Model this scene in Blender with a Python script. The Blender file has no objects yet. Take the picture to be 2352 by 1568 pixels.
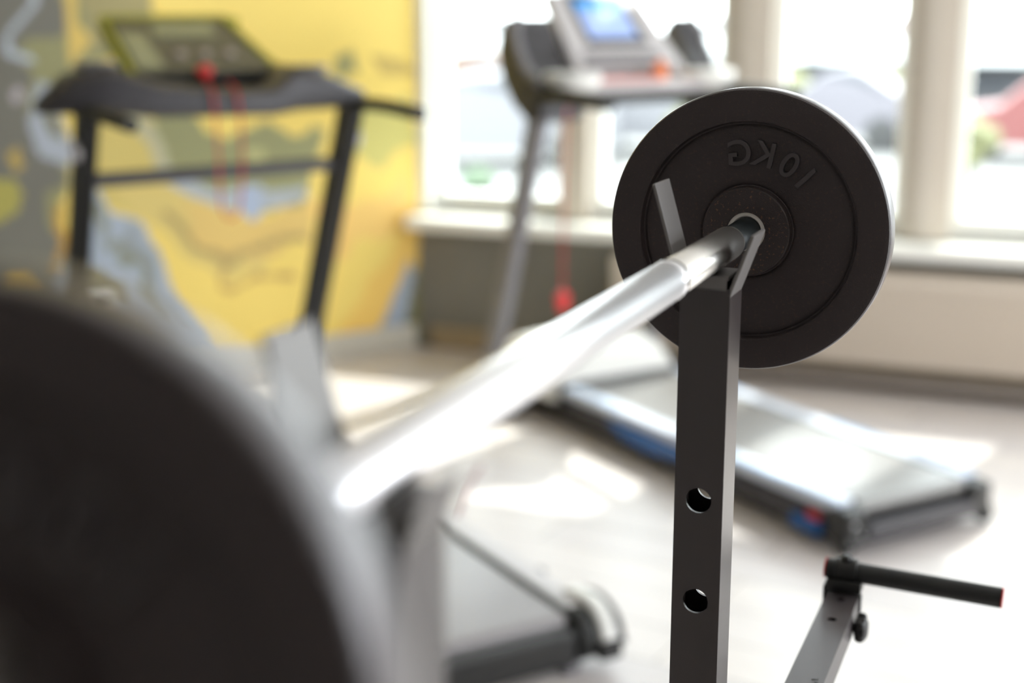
import bpy, bmesh, math, random
from mathutils import Vector, Matrix, noise
random.seed(7)
SC = bpy.context.scene
COL = SC.collection
PI = math.pi
# ------------------------------------------------------------------ view
SC.view_settings.view_transform = 'Standard'
SC.view_settings.look = 'None'
SC.view_settings.gamma = 1.0
SC.view_settings.use_curve_mapping = False
SC.view_settings.exposure = 0.24
try:
    SC.cycles.use_denoising = True
    SC.cycles.max_bounces = 10
    SC.cycles.diffuse_bounces = 6
    SC.cycles.transparent_max_bounces = 12
    SC.cycles.sample_clamp_indirect = 8
    SC.cycles.caustics_reflective = False
    SC.cycles.caustics_refractive = False
except Exception:
    pass
EYE = 1.5
PITCH = math.radians(13.16)
YAW = math.radians(21.9)          # the room, the rack and the bar are turned this far from the view
FP = 2352 / 36 * 50
SP, CP = math.sin(PITCH), math.cos(PITCH)
RM = Matrix.Rotation(-YAW, 4, 'Z')   # room frame: local +Y runs to the window wall


def ray(x, y):
    a = (x - 1176) / FP
    b = -(y - 784) / FP
    return Vector((a, CP + b * SP, -SP + b * CP))


def room_pt(x, y, P):
    d = RM.inverted() @ ray(x, y)
    k = P / d.y
    return Vector((d.x * k, P, EYE + d.z * k))


# ------------------------------------------------------------------ materials
def lin(c):
    def f(v):
        v = v / 255
        return v / 12.92 if v <= .04045 else ((v + .055) / 1.055) ** 2.4
    return (f(c[0]), f(c[1]), f(c[2]), 1)


def mat(name, col, rough=.5, metal=0.0, spec=.5, bump=0, bscale=200, var=0, vscale=20, coat=0, lin_in=False):
    m = bpy.data.materials.new(name)
    m.use_nodes = True
    nt = m.node_tree
    b = nt.nodes['Principled BSDF']
    c = (*col, 1) if lin_in else lin(col)
    b.inputs['Base Color'].default_value = c
    b.inputs['Roughness'].default_value = rough
    b.inputs['Metallic'].default_value = metal
    b.inputs['Specular IOR Level'].default_value = spec
    b.inputs['Coat Weight'].default_value = coat
    tc = nt.nodes.new('ShaderNodeTexCoord')
    if var:
        n = nt.nodes.new('ShaderNodeTexNoise')
        n.inputs['Scale'].default_value = vscale
        n.inputs['Detail'].default_value = 4
        nt.links.new(tc.outputs['Object'], n.inputs['Vector'])
        mr = nt.nodes.new('ShaderNodeMapRange')
        mr.inputs['From Min'].default_value = .3
        mr.inputs['From Max'].default_value = .7
        mr.inputs['To Min'].default_value = 1 - var
        mr.inputs['To Max'].default_value = 1 + var
        nt.links.new(n.outputs['Fac'], mr.inputs['Value'])
        mx = nt.nodes.new('ShaderNodeVectorMath')
        mx.operation = 'SCALE'
        mx.inputs[0].default_value = c[:3]
        nt.links.new(mr.outputs['Result'], mx.inputs['Scale'])
        nt.links.new(mx.outputs['Vector'], b.inputs['Base Color'])
    if bump:
        n = nt.nodes.new('ShaderNodeTexNoise')
        n.inputs['Scale'].default_value = bscale
        n.inputs['Detail'].default_value = 3
        nt.links.new(tc.outputs['Object'], n.inputs['Vector'])
        bp = nt.nodes.new('ShaderNodeBump')
        bp.inputs['Strength'].default_value = bump
        bp.inputs['Distance'].default_value = .001
        nt.links.new(n.outputs['Fac'], bp.inputs['Height'])
        nt.links.new(bp.outputs['Normal'], b.inputs['Normal'])
    return m


def plate_paint():
    m = mat('plate_enamel', (58, 50, 50), .44, 0, .45, bump=.5, bscale=900)
    nt = m.node_tree
    b = nt.nodes['Principled BSDF']
    tc = nt.nodes.new('ShaderNodeTexCoord')
    vo = nt.nodes.new('ShaderNodeTexNoise')
    vo.inputs['Scale'].default_value = 420
    vo.inputs['Detail'].default_value = 2
    nt.links.new(tc.outputs['Object'], vo.inputs['Vector'])
    cr = nt.nodes.new('ShaderNodeValToRGB')
    cr.color_ramp.elements[0].position = .60
    cr.color_ramp.elements[0].color = (0, 0, 0, 1)
    cr.color_ramp.elements[1].position = .68
    cr.color_ramp.elements[1].color = (1, 1, 1, 1)
    nt.links.new(vo.outputs['Fac'], cr.inputs['Fac'])
    # rust flecks close round the hub, where the enamel is worn
    ln = nt.nodes.new('ShaderNodeVectorMath')
    ln.operation = 'LENGTH'
    sep = nt.nodes.new('ShaderNodeSeparateXYZ')
    cmb = nt.nodes.new('ShaderNodeCombineXYZ')
    nt.links.new(tc.outputs['Object'], sep.inputs[0])
    nt.links.new(sep.outputs['X'], cmb.inputs['X'])
    nt.links.new(sep.outputs['Z'], cmb.inputs['Z'])
    nt.links.new(cmb.outputs[0], ln.inputs[0])
    mr = nt.nodes.new('ShaderNodeMapRange')
    mr.inputs['From Min'].default_value = .034
    mr.inputs['From Max'].default_value = .042
    mr.inputs['To Min'].default_value = .8
    mr.inputs['To Max'].default_value = .12
    nt.links.new(ln.outputs['Value'], mr.inputs['Value'])
    mul = nt.nodes.new('ShaderNodeMath')
    mul.operation = 'MULTIPLY'
    nt.links.new(cr.outputs['Color'], mul.inputs[0])
    nt.links.new(mr.outputs['Result'], mul.inputs[1])
    mx = nt.nodes.new('ShaderNodeMix')
    mx.data_type = 'RGBA'
    mx.inputs[6].default_value = lin((60, 52, 52))
    mx.inputs[7].default_value = lin((122, 92, 70))
    nt.links.new(mul.outputs[0], mx.inputs[0])
    nt.links.new(mx.outputs[2], b.inputs['Base Color'])
    return m


def brushed(name, col, rough):
    m = mat(name, col, rough, 1.0)
    return m


M = {}
M['plate'] = plate_paint()
M['chrome'] = mat('polished_chrome', (250, 250, 253), .36, 1.0)
M['bolt_chrome'] = mat('bolt_chrome', (238, 238, 242), .1, 1.0)
M['chrome_worn'] = mat('worn_chrome', (244, 242, 238), .27, 1.0, bump=.12, bscale=300)
M['lettering'] = mat('lettering_enamel', (66, 59, 60), .33, 0, .7)
M['plate_rim'] = mat('lit_rim_enamel', (116, 112, 116), .28, .35, .9, bump=.2, bscale=900)  # plate enamel lightened so the rim looks lit from the windows
M['bushing'] = mat('bushing_steel', (250, 244, 236), .4, .0)
M['sleeve'] = mat('black_sleeve', (36, 42, 44), .4, .2, bump=.2, bscale=500)
M['rack'] = mat('rack_powder_coat', (60, 52, 52), .28, 0, .8, bump=.15, bscale=1500)
M['fork'] = mat('lit_fork_coat', (126, 122, 120), .4, .1, .7, bump=.2, bscale=400)  # lighter than the rack: window light on the prongs put into the colour
M['arm'] = mat('arm_grey_paint', (80, 74, 76), .4, .2, .5, bump=.1, bscale=900)
M['black_rubber'] = mat('black_rubber', (34, 35, 34), .55, bump=.3, bscale=700)
M['black_plastic'] = mat('black_plastic', (30, 30, 29), .42)
M['dark_plastic'] = mat('dark_plastic', (62, 60, 64), .45)
M['grey_plastic'] = mat('grey_plastic', (126, 124, 128), .45)
M['silver_plastic'] = mat('silver_plastic', (196, 192, 194), .4)
M['white_plastic'] = mat('white_plastic', (238, 238, 234), .35)
M['red_plastic'] = mat('red_plastic', (214, 40, 42), .4)
M['red_cord'] = mat('red_cord', (205, 34, 38), .6)
M['pink'] = mat('pink_cloth', (236, 168, 160), .8)
M['orange'] = mat('orange_plastic', (240, 140, 90), .6)
M['blue_plastic'] = mat('blue_plastic', (22, 96, 168), .35)
M['light_blue'] = mat('light_blue_strip', (128, 176, 224), .3)
M['rail'] = mat('rail_silver', (205, 212, 226), .3, .15)
M['belt_light'] = mat('belt_grey', (120, 118, 116), .33, 0, .8, var=.06, vscale=3)
M['belt_dark'] = mat('belt_dark_grey', (142, 137, 138), .36, 0, .7, var=.06, vscale=3)
M['olive'] = mat('olive_trim', (150, 150, 24), .4)
M['console_face'] = mat('console_face', (96, 92, 74), .5)
M['display'] = mat('display_glass', (150, 152, 120), .2)
M['pink_grey'] = mat('button_rubber', (176, 162, 152), .5)
M['wall_grey'] = mat('dark_grey_wall_paint', (124, 121, 113), .7, var=.05, vscale=3)
M['wall_light'] = mat('light_wall_paint', (176, 174, 172), .8)
M['ceiling'] = mat('ceiling_paint', (240, 240, 238), .9)
M['pier'] = mat('pier_paint', (204, 195, 182), .6)
M['frame_white'] = mat('window_frame_white', (240, 240, 234), .35)
M['sill'] = mat('sill_white', (244, 243, 236), .3)
M['radiator'] = mat('radiator_enamel', (210, 198, 183), .45)
M['pipe'] = mat('pipe_paint', (150, 142, 136), .4)
M['baseboard'] = mat('baseboard_wood', (160, 142, 112), .5)
M['skirting'] = mat('pale_skirting', (206, 202, 190), .5)


def sunlit(c, k=6.0):
    """deep outdoor paint: albedo that daylight brings to the bleached tone c"""
    q = lin(c)
    return (q[0] / k, q[1] / k, q[2] / k)


M['asphalt'] = mat('pale_concrete', sunlit((252, 252, 250), 6), .8, var=.08, vscale=.4, lin_in=True)
M['foliage'] = mat('foliage', sunlit((196, 232, 184)), .7, var=.2, vscale=3, lin_in=True)
M['foliage_y'] = mat('yellow_green_foliage', sunlit((228, 230, 158)), .7, var=.2, vscale=3, lin_in=True)
M['far_foliage'] = mat('distant_foliage', sunlit((206, 230, 208)), .8, var=.2, vscale=.3, lin_in=True)
M['bark'] = mat('bark', sunlit((200, 180, 160)), .8, lin_in=True)
M['car_red'] = mat('car_red', sunlit((244, 128, 124)), .4, lin_in=True)
M['car_lilac'] = mat('car_pale_lilac', sunlit((240, 234, 248)), .4, lin_in=True)
M['car_white'] = mat('car_white', sunlit((240, 240, 248), 5), .4, lin_in=True)
M['car_orange'] = mat('car_orange', sunlit((250, 200, 170)), .4, lin_in=True)
M['car_glass'] = mat('car_glass', sunlit((176, 182, 196)), .1, lin_in=True)
M['tyre'] = mat('tyre', sunlit((150, 150, 150)), .7, lin_in=True)
M['house'] = mat('house_render', sunlit((240, 236, 230)), .8, lin_in=True)
M['house_pink'] = mat('house_render_pink', sunlit((240, 214, 216)), .8, lin_in=True)
M['roof_white'] = mat('white_roof_sheet', (225, 228, 228), .5)
M['wall_out'] = mat('grey_render', sunlit((222, 224, 230)), .8, lin_in=True)


def floor_mat():
    m = mat('laminate_boards', (206, 198, 190), .36, 0, .5)
    nt = m.node_tree
    b = nt.nodes['Principled BSDF']
    tc = nt.nodes.new('ShaderNodeTexCoord')
    mp = nt.nodes.new('ShaderNodeMapping')
    mp.inputs['Rotation'].default_value = (0, 0, math.radians(8))
    nt.links.new(tc.outputs['Object'], mp.inputs['Vector'])
    br = nt.nodes.new('ShaderNodeTexBrick')
    br.inputs['Scale'].default_value = 1
    br.inputs['Brick Width'].default_value = 1.25
    br.inputs['Row Height'].default_value = .19
    br.inputs['Mortar Size'].default_value = .002
    br.inputs['Color1'].default_value = lin((219, 211, 206))
    br.inputs['Color2'].default_value = lin((206, 199, 198))
    br.inputs['Mortar'].default_value = lin((120, 110, 100))
    nt.links.new(mp.outputs[0], br.inputs['Vector'])
    ns = nt.nodes.new('ShaderNodeTexNoise')
    ns.inputs['Scale'].default_value = 2.2
    ns.inputs['Detail'].default_value = 5
    mp2 = nt.nodes.new('ShaderNodeMapping')
    mp2.inputs['Scale'].default_value = (1, 7, 1)
    nt.links.new(mp.outputs[0], mp2.inputs['Vector'])
    nt.links.new(mp2.outputs[0], ns.inputs['Vector'])
    mr = nt.nodes.new('ShaderNodeMapRange')
    mr.inputs['To Min'].default_value = .86
    mr.inputs['To Max'].default_value = 1.12
    nt.links.new(ns.outputs['Fac'], mr.inputs['Value'])
    sc = nt.nodes.new('ShaderNodeVectorMath')
    sc.operation = 'SCALE'
    nt.links.new(br.outputs['Color'], sc.inputs[0])
    nt.links.new(mr.outputs['Result'], sc.inputs['Scale'])
    nt.links.new(sc.outputs['Vector'], b.inputs['Base Color'])
    return m


M['floor'] = floor_mat()


def glass_mat():
    m = bpy.data.materials.new('window_glass')
    m.use_nodes = True
    nt = m.node_tree
    nt.nodes.clear()
    o = nt.nodes.new('ShaderNodeOutputMaterial')
    t = nt.nodes.new('ShaderNodeBsdfTransparent')
    t.inputs['Color'].default_value = (.93, .96, .95, 1)
    g = nt.nodes.new('ShaderNodeBsdfGlossy')
    g.inputs['Roughness'].default_value = .02
    mx = nt.nodes.new('ShaderNodeMixShader')
    mx.inputs[0].default_value = .06
    nt.links.new(t.outputs[0], mx.inputs[1])
    nt.links.new(g.outputs[0], mx.inputs[2])
    nt.links.new(mx.outputs[0], o.inputs['Surface'])
    return m


M['glass'] = glass_mat()


def screen_mat():
    m = mat('lit_screen', (90, 140, 220), .2)
    nt = m.node_tree
    b = nt.nodes['Principled BSDF']
    tc = nt.nodes.new('ShaderNodeTexCoord')
    sp = nt.nodes.new('ShaderNodeSeparateXYZ')
    nt.links.new(tc.outputs['Generated'], sp.inputs[0])
    cr = nt.nodes.new('ShaderNodeValToRGB')
    cr.color_ramp.interpolation = 'EASE'
    cr.color_ramp.elements[0].position = .62
    cr.color_ramp.elements[0].color = lin((160, 182, 232))
    cr.color_ramp.elements[1].position = .85
    cr.color_ramp.elements[1].color = lin((62, 150, 220))
    nt.links.new(sp.outputs['Z'], cr.inputs['Fac'])
    nt.links.new(cr.outputs[0], b.inputs['Base Color'])
    nt.links.new(cr.outputs[0], b.inputs['Emission Color'])
    b.inputs['Emission Strength'].default_value = .45
    return m


M['screen'] = screen_mat()


# ------------------------------------------------------------------ mesh helpers
def box(bm, c, s, R=None, bev=0):
    mm = Matrix.Translation(Vector(c)) @ (R.to_4x4() if R else Matrix.Identity(4)) @ Matrix.Diagonal((s[0], s[1], s[2], 1))
    r = bmesh.ops.create_cube(bm, size=1, matrix=mm)
    if bev:
        es = list({e for v in r['verts'] for e in v.link_edges})
        bmesh.ops.bevel(bm, geom=es, offset=bev, segments=2, profile=.6, affect='EDGES')


def hexa(bm, pts, bev=0):
    """eight corners: bottom four (ccw) then top four"""
    v = [bm.verts.new(p) for p in pts]
    for f in ((3, 2, 1, 0), (4, 5, 6, 7), (0, 1, 5, 4), (1, 2, 6, 5), (2, 3, 7, 6), (3, 0, 4, 7)):
        bm.faces.new([v[i] for i in f])
    if bev:
        es = list({e for q in v for e in q.link_edges})
        bmesh.ops.bevel(bm, geom=es, offset=bev, segments=2, profile=.6, affect='EDGES')


def frame_of(d):
    d = Vector(d).normalized()
    up = Vector((0, 0, 1)) if abs(d.z) < .95 else Vector((1, 0, 0))
    a = d.cross(up).normalized()
    b = a.cross(d).normalized()
    return a, b, d


def sweep(bm, pts, prof, closed=True, cap=True):
    """sweep a 2-D profile (list of (a,b)) along pts"""
    pts = [Vector(p) for p in pts]
    rings = []
    n = len(pts)
    a0 = None
    for i, p in enumerate(pts):
        if i == 0:
            d = pts[1] - pts[0]
        elif i == n - 1:
            d = pts[-1] - pts[-2]
        else:
            d = (pts[i + 1] - p).normalized() + (p - pts[i - 1]).normalized()
        d.normalize()
        if a0 is None:
            a, b, _ = frame_of(d)
        else:
            a = (a0 - d * a0.dot(d)).normalized()
            b = a.cross(d).normalized()
        a0 = a
        rings.append([bm.verts.new(p + a * q[0] + b * q[1]) for q in prof])
    k = len(prof)
    for i in range(n - 1):
        for j in range(k):
            bm.faces.new((rings[i][j], rings[i][(j + 1) % k], rings[i + 1][(j + 1) % k], rings[i + 1][j]))
    if cap:
        bm.faces.new(rings[0][::-1])
        bm.faces.new(rings[-1])


def circ(r, n=16):
    return [(r * math.cos(2 * PI * i / n), r * math.sin(2 * PI * i / n)) for i in range(n)]


def tube(bm, pts, r, n=16):
    sweep(bm, pts, circ(r, n))


def rectp(w, h, b=.004):
    return [(-w / 2 + b, -h / 2), (w / 2 - b, -h / 2), (w / 2, -h / 2 + b), (w / 2, h / 2 - b), (w / 2 - b, h / 2), (-w / 2 + b, h / 2), (-w / 2, h / 2 - b), (-w / 2, -h / 2 + b)]


def smooth_path(pts, n=6):
    """Catmull-Rom"""
    P = [Vector(p) for p in pts]
    out = []
    for i in range(len(P) - 1):
        p0 = P[max(i - 1, 0)]; p1 = P[i]; p2 = P[i + 1]; p3 = P[min(i + 2, len(P) - 1)]
        for k in range(n):
            t = k / n
            out.append(.5 * ((2 * p1) + (-p0 + p2) * t + (2 * p0 - 5 * p1 + 4 * p2 - p3) * t * t + (-p0 + 3 * p1 - 3 * p2 + p3) * t ** 3))
    out.append(P[-1])
    return out


def lathe(bm, prof, n=64, o=(0, 0, 0), ax='Y'):
    """closed or open profile of (r, h); axis Y or Z or X"""
    rings = []
    for r, h in prof:
        ring = []
        for i in range(n):
            a = 2 * PI * i / n
            c, s = r * math.cos(a), r * math.sin(a)
            p = {'Y': (c, h, s), 'Z': (c, s, h), 'X': (h, c, s)}[ax]
            ring.append(bm.verts.new((p[0] + o[0], p[1] + o[1], p[2] + o[2])))
        rings.append(ring)
    m = len(rings)
    for k in range(m - 1):
        for i in range(n):
            bm.faces.new((rings[k][i], rings[k][(i + 1) % n], rings[k + 1][(i + 1) % n], rings[k + 1][i]))
    return rings


def solid_lathe(bm, prof, n=64, o=(0, 0, 0), ax='Y'):
    r = lathe(bm, prof, n, o, ax)
    bm.faces.new(r[0][::-1])
    bm.faces.new(r[-1])


def prism(bm, poly, x0, x1, bev=0):
    """poly in (y,z), extruded along x"""
    a = [bm.verts.new((x0, p[0], p[1])) for p in poly]
    b = [bm.verts.new((x1, p[0], p[1])) for p in poly]
    n = len(poly)
    fs = [bm.faces.new(a[::-1]), bm.faces.new(b)]
    for i in range(n):
        fs.append(bm.faces.new((a[i], a[(i + 1) % n], b[(i + 1) % n], b[i])))
    if bev:
        es = list({e for f in fs for e in f.edges})
        bmesh.ops.bevel(bm, geom=es, offset=bev, segments=3, profile=.6, affect='EDGES')


def blob(bm, c, r, sub=3, amp=.0, seed=0, freq=1.0):
    rr = bmesh.ops.create_icosphere(bm, subdivisions=sub, radius=1)
    for v in rr['verts']:
        n = v.co.normalized()
        k = 1 + amp * noise.noise(n * freq * 2.3 + Vector((seed, seed * .7, 0)))
        v.co = Vector((c[0] + n.x * r[0] * k, c[1] + n.y * r[1] * k, c[2] + n.z * r[2] * k))


def build(name, bm, m, parent=None, smooth=None, loc=None, rot=None):
    bmesh.ops.recalc_face_normals(bm, faces=bm.faces)
    me = bpy.data.meshes.new(name)
    bm.to_mesh(me)
    bm.free()
    o = bpy.data.objects.new(name, me)
    if m:
        me.materials.append(m)
    COL.objects.link(o)
    if parent:
        o.parent = parent
    if loc is not None:
        o.location = loc
    if rot is not None:
        o.rotation_euler = rot
    if smooth:
        me.shade_smooth()
        try:
            me.set_sharp_from_angle(angle=math.radians(smooth))
        except Exception:
            pass
    return o


def NB():
    return bmesh.new()


def thing(name, label, cat, loc=(0, 0, 0), rz=0.0, group=None):
    o = bpy.data.objects.new(name, None)
    o.empty_display_size = .1
    COL.objects.link(o)
    o.location = loc
    o.rotation_euler = (0, 0, rz)
    o['label'] = label
    o['category'] = cat
    if group:
        o['group'] = group
    return o


def tag(o, label, cat, group=None, kind=None):
    o['label'] = label
    o['category'] = cat
    if group:
        o['group'] = group
    if kind:
        o['kind'] = kind
    return o


def struct(name, bm, m, label, cat, parent=None, smooth=None, rz=-YAW):
    o = build(name, bm, m, parent, smooth, rot=None if parent else (0, 0, rz))
    if not parent:
        o['kind'] = 'structure'
        o['label'] = label
        o['category'] = cat
    return o


def W(p):
    """room frame to world"""
    return RM @ Vector(p)


# ------------------------------------------------------------------ the room
WY = 5.72          # inner face of the window wall
WT = .26
CX = -2.75         # corner with the painted wall
RX = 3.6
BY = -3.0
LX, LY = CX - 2.35, WY - 3.48
CH = 2.95
foot = [(CX, WY), (RX, WY), (RX, BY), (LX, BY), (LX, LY)]


def slab(z0, z1, pts):
    bm = NB()
    a = [bm.verts.new((x, y, z0)) for x, y in pts]
    b = [bm.verts.new((x, y, z1)) for x, y in pts]
    n = len(pts)
    bm.faces.new(a[::-1]); bm.faces.new(b)
    for i in range(n):
        bm.faces.new((a[i], a[(i + 1) % n], b[(i + 1) % n], b[i]))
    return bm


outer = [(CX - .2, WY + WT), (RX + .2, WY + WT), (RX + .2, BY - .2), (LX - .2, BY - .2), (LX - .2, LY)]
struct('floor', slab(-.15, 0, outer), M['floor'], 'pale wood laminate floor glaring in the window light', 'floor')
struct('ceiling', slab(CH, CH + .15, outer), M['ceiling'], 'plain white ceiling', 'ceiling')

SILL = .62
HEAD = 2.62
openings = [(-2.70, -2.075), (-1.955, -1.375), (-1.19, -.655), (-.475, .09), (.30, .88), (1.10, 1.68), (1.90, 2.48), (2.70, 3.28)]
# wall below the sill
bm = NB()
box(bm, ((CX - .2 + RX + .2) / 2, WY + WT / 2, SILL / 2), (RX - CX + .4, WT, SILL))
box(bm, ((CX - .2 + RX + .2) / 2, WY + WT / 2, (HEAD + CH) / 2), (RX - CX + .4, WT, CH - HEAD))
struct('wall_front', bm, M['wall_grey'], 'dark grey painted wall under the windows', 'wall')
# piers between the windows (beige)
edges = [CX - .2] + [v for o in openings for v in o] + [RX + .2]
for k in range(0, len(edges), 2):
    bm = NB()
    x0, x1 = edges[k], edges[k + 1]
    box(bm, ((x0 + x1) / 2, WY + WT / 2, (SILL + HEAD) / 2), (x1 - x0, WT, HEAD - SILL))
    if x1 - x0 > .15 and k:
        # projecting centre strip of the pier
        box(bm, ((x0 + x1) / 2, WY - .012, (SILL + HEAD) / 2), ((x1 - x0) * .42, .03, HEAD - SILL - .004), bev=.004)
    struct('wall_pier', bm, M['pier'] if k else M['frame_white'],
           ['white wall edge between the painted wall and the first window', 'beige pier seen through the grey treadmill handle', 'beige pier above the top of the far weight plate',
            'wide beige pier to the right of the far weight plate'][k // 2] if k < 8 else 'beige pier further along the window wall', 'wall')
for k, (x0, x1) in enumerate(openings):
    w = thing('window_%d' % (k + 1), ['first window, beside the yellow painted wall', 'window behind the grey treadmill console', 'window above the right shoulder of the weight plate', 'rightmost visible window with the red car outside'][k] if k < 4 else 'further window out of view', 'window', W(((x0 + x1) / 2, WY + .08, SILL)), -YAW)
    w['kind'] = 'structure'
    hw = (x1 - x0) / 2
    hh = HEAD - SILL
    fw = .042
    bm = NB()
    y = .04
    box(bm, (-hw + fw / 2, y, hh / 2), (fw, .07, hh), bev=.006)
    box(bm, (hw - fw / 2, y, hh / 2), (fw, .07, hh), bev=.006)
    box(bm, (0, y, .04), (2 * hw - 2 * fw, .07, .08), bev=.006)
    box(bm, (0, y, hh - .03), (2 * hw - 2 * fw, .07, .06), bev=.006)
    build('window_frame', bm, M['frame_white'], w)
    bm = NB()
    box(bm, (0, y, hh / 2 + .01), (2 * hw - 2 * fw + .01, .012, hh - .12))
    build('glass_pane', bm, M['glass'], w)
bm = NB()
box(bm, ((CX + RX) / 2, WY - .05, SILL - .035), (RX - CX, .20, .055), bev=.01)
struct('trim_1', bm, M['sill'], 'long white window sill', 'window sill')
bm = NB()
box(bm, ((CX + .05 + RX) / 2, WY - .008, .05), (RX - CX - .06, .016, .1), bev=.003)
struct('baseboard_front', bm, M['baseboard'], 'brown skirting under the grey window wall', 'baseboard')

# painted wall on the left
C0 = W((CX, WY, 0)).to_2d()
M1 = W((LX, LY, 0)).to_2d()
dM = (M1 - C0)
LM = dM.length
dM.normalize()
nM = Vector((-dM.y, dM.x))       # towards the room
if nM.dot(-C0) < 0:
    nM = -nM
nx, nz = 300, 200


def mural_uv(x, y):
    d = ray(x, y)
    k = (C0.dot(nM)) / (d.x * nM.x + d.y * nM.y)
    p = Vector((d.x * k, d.y * k))
    return ((p - C0).dot(dM), EYE + d.z * k)


def inside(p, poly):
    x, y = p
    c = False
    n = len(poly)
    j = n - 1
    for i in range(n):
        xi, yi = poly[i]; xj, yj = poly[j]
        if (yi > y) != (yj > y) and x < (xj - xi) * (y - yi) / (yj - yi) + xi:
            c = not c
        j = i
    return c


def strokepoly(pts, w):
    L, R = [], []
    for i, p in enumerate(pts):
        a = Vector(pts[max(i - 1, 0)]); b = Vector(pts[min(i + 1, len(pts) - 1)])
        d = (b - a).normalized()
        n = Vector((-d.y, d.x)) * w / 2
        L.append((p[0] + n.x, p[1] + n.y)); R.append((p[0] - n.x, p[1] - n.y))
    return L + R[::-1]


ART = []


def art(col, px, jit=.02):
    ART.append((lin(col), [mural_uv(*q) for q in px], jit))


Yel = (246, 218, 116)
art((252, 224, 122), [(330, -300), (960, -300), (960, 160), (700, 190), (480, 60), (360, 20)], .01)
art((214, 194, 112), [(200, 190), (360, 250), (400, 420), (360, 520), (200, 470)])
art((222, 200, 120), [(220, 400), (420, 400), (620, 520), (600, 640), (480, 620), (330, 520)], .03)
art((228, 196, 116), [(400, 460), (560, 480), (720, 470), (700, 560), (560, 620), (460, 560)], .03)
art((246, 205, 118), [(720, 480), (960, 420), (975, 545), (820, 560), (760, 620), (700, 600)], .05)
art((246, 204, 104), [(860, 640), (980, 470), (1010, 560), (940, 640), (880, 740), (800, 790), (770, 770)], .02)
art((150, 148, 104), [(-900, -400), (330, -300), (345, 40), (300, 130), (180, 140), (140, 260), (150, 520), (190, 700), (60, 1100), (-900, 1100)], .03)
art((118, 116, 106), [(-900, -400), (140, -300), (150, 60), (60, 140), (90, 300), (130, 430), (150, 640), (100, 900), (-900, 1100)], .05)
art((168, 158, 108), [(165, -250), (350, -250), (340, 50), (250, 80), (190, 90), (170, 0)], .04)
art((226, 196, 104), [(148, -250), (168, -250), (175, 60), (210, 90), (150, 150)], .01)
art((190, 200, 212), strokepoly([(50, -250), (42, 40), (40, 100), (70, 140), (100, 170)], 26), .05)
art((176, 184, 196), [(90, 220), (150, 215), (165, 380), (140, 395), (95, 370), (80, 300)], .03)
art((128, 126, 100), [(112, 250), (140, 240), (140, 320), (115, 310)], .02)
art((188, 180, 186), [(25, 200), (50, 195), (52, 225), (30, 235)], .01)
art((176, 168, 84), [(-80, 400), (40, 400), (65, 460), (40, 500), (-80, 520)], .03)
art((214, 178, 80), [(14, 640), (60, 625), (90, 690), (10, 690)], .02)
art((196, 168, 84), [(30, 345), (50, 340), (58, 380), (34, 385)], .02)
art((196, 150, 56), strokepoly([(150, 470), (140, 560), (130, 640)], 14), .02)
art((150, 150, 106), [(345, 250), (430, 235), (470, 300), (520, 318), (560, 300), (610, 270), (640, 300), (670, 320), (720, 290), (745, 300), (700, 470), (600, 480), (500, 440), (380, 400)], .012)
art((188, 184, 150), strokepoly([(295, 262), (330, 290), (360, 340), (385, 400)], 34), .01)
art((176, 184, 192), strokepoly([(380, 400), (440, 430), (500, 455), (560, 462), (640, 455), (705, 435)], 34), .015)
art((170, 184, 208), [(540, 430), (600, 425), (610, 480), (585, 505), (555, 480)], .01)
art((186, 184, 128), [(560, 345), (605, 345), (605, 375), (570, 380)], .01)
art((178, 156, 98), strokepoly([(370, 490), (420, 530), (470, 570), (520, 600), (560, 590), (620, 560), (700, 550)], 18), .02)
art((190, 156, 92), strokepoly([(510, 600), (515, 660), (600, 640), (690, 630)], 12), .02)
art((168, 180, 196), [(190, 430), (222, 425), (250, 500), (320, 512), (360, 590), (420, 690), (480, 800), (540, 900), (200, 900), (60, 800), (150, 620)], .02)
art((136, 140, 124), strokepoly([(215, 470), (225, 560), (290, 575), (320, 650), (360, 760)], 22), .04)
art((150, 158, 164), strokepoly([(300, 540), (330, 640), (420, 760)], 20), .05)
art((128, 124, 96), [(170, 600), (230, 610), (290, 650), (270, 700), (180, 690)], .03)
art((160, 156, 104), [(765, 120), (800, 105), (815, 170), (775, 180)], .02)
art((206, 180, 100), [(840, 135), (955, 110), (955, 180), (880, 190)], .04)
art((206, 198, 116), [(800, 240), (955, 230), (955, 320), (880, 380), (810, 340)], .04)
art((188, 190, 172), [(790, 270), (830, 270), (828, 320), (800, 330)], .02)
art((162, 174, 190), [(940, 600), (960, 640), (960, 790), (840, 800), (880, 730), (915, 650)], .01)
art((116, 112, 70), [(965, 560), (990, 560), (990, 800), (925, 800), (945, 680)], .01)

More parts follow.
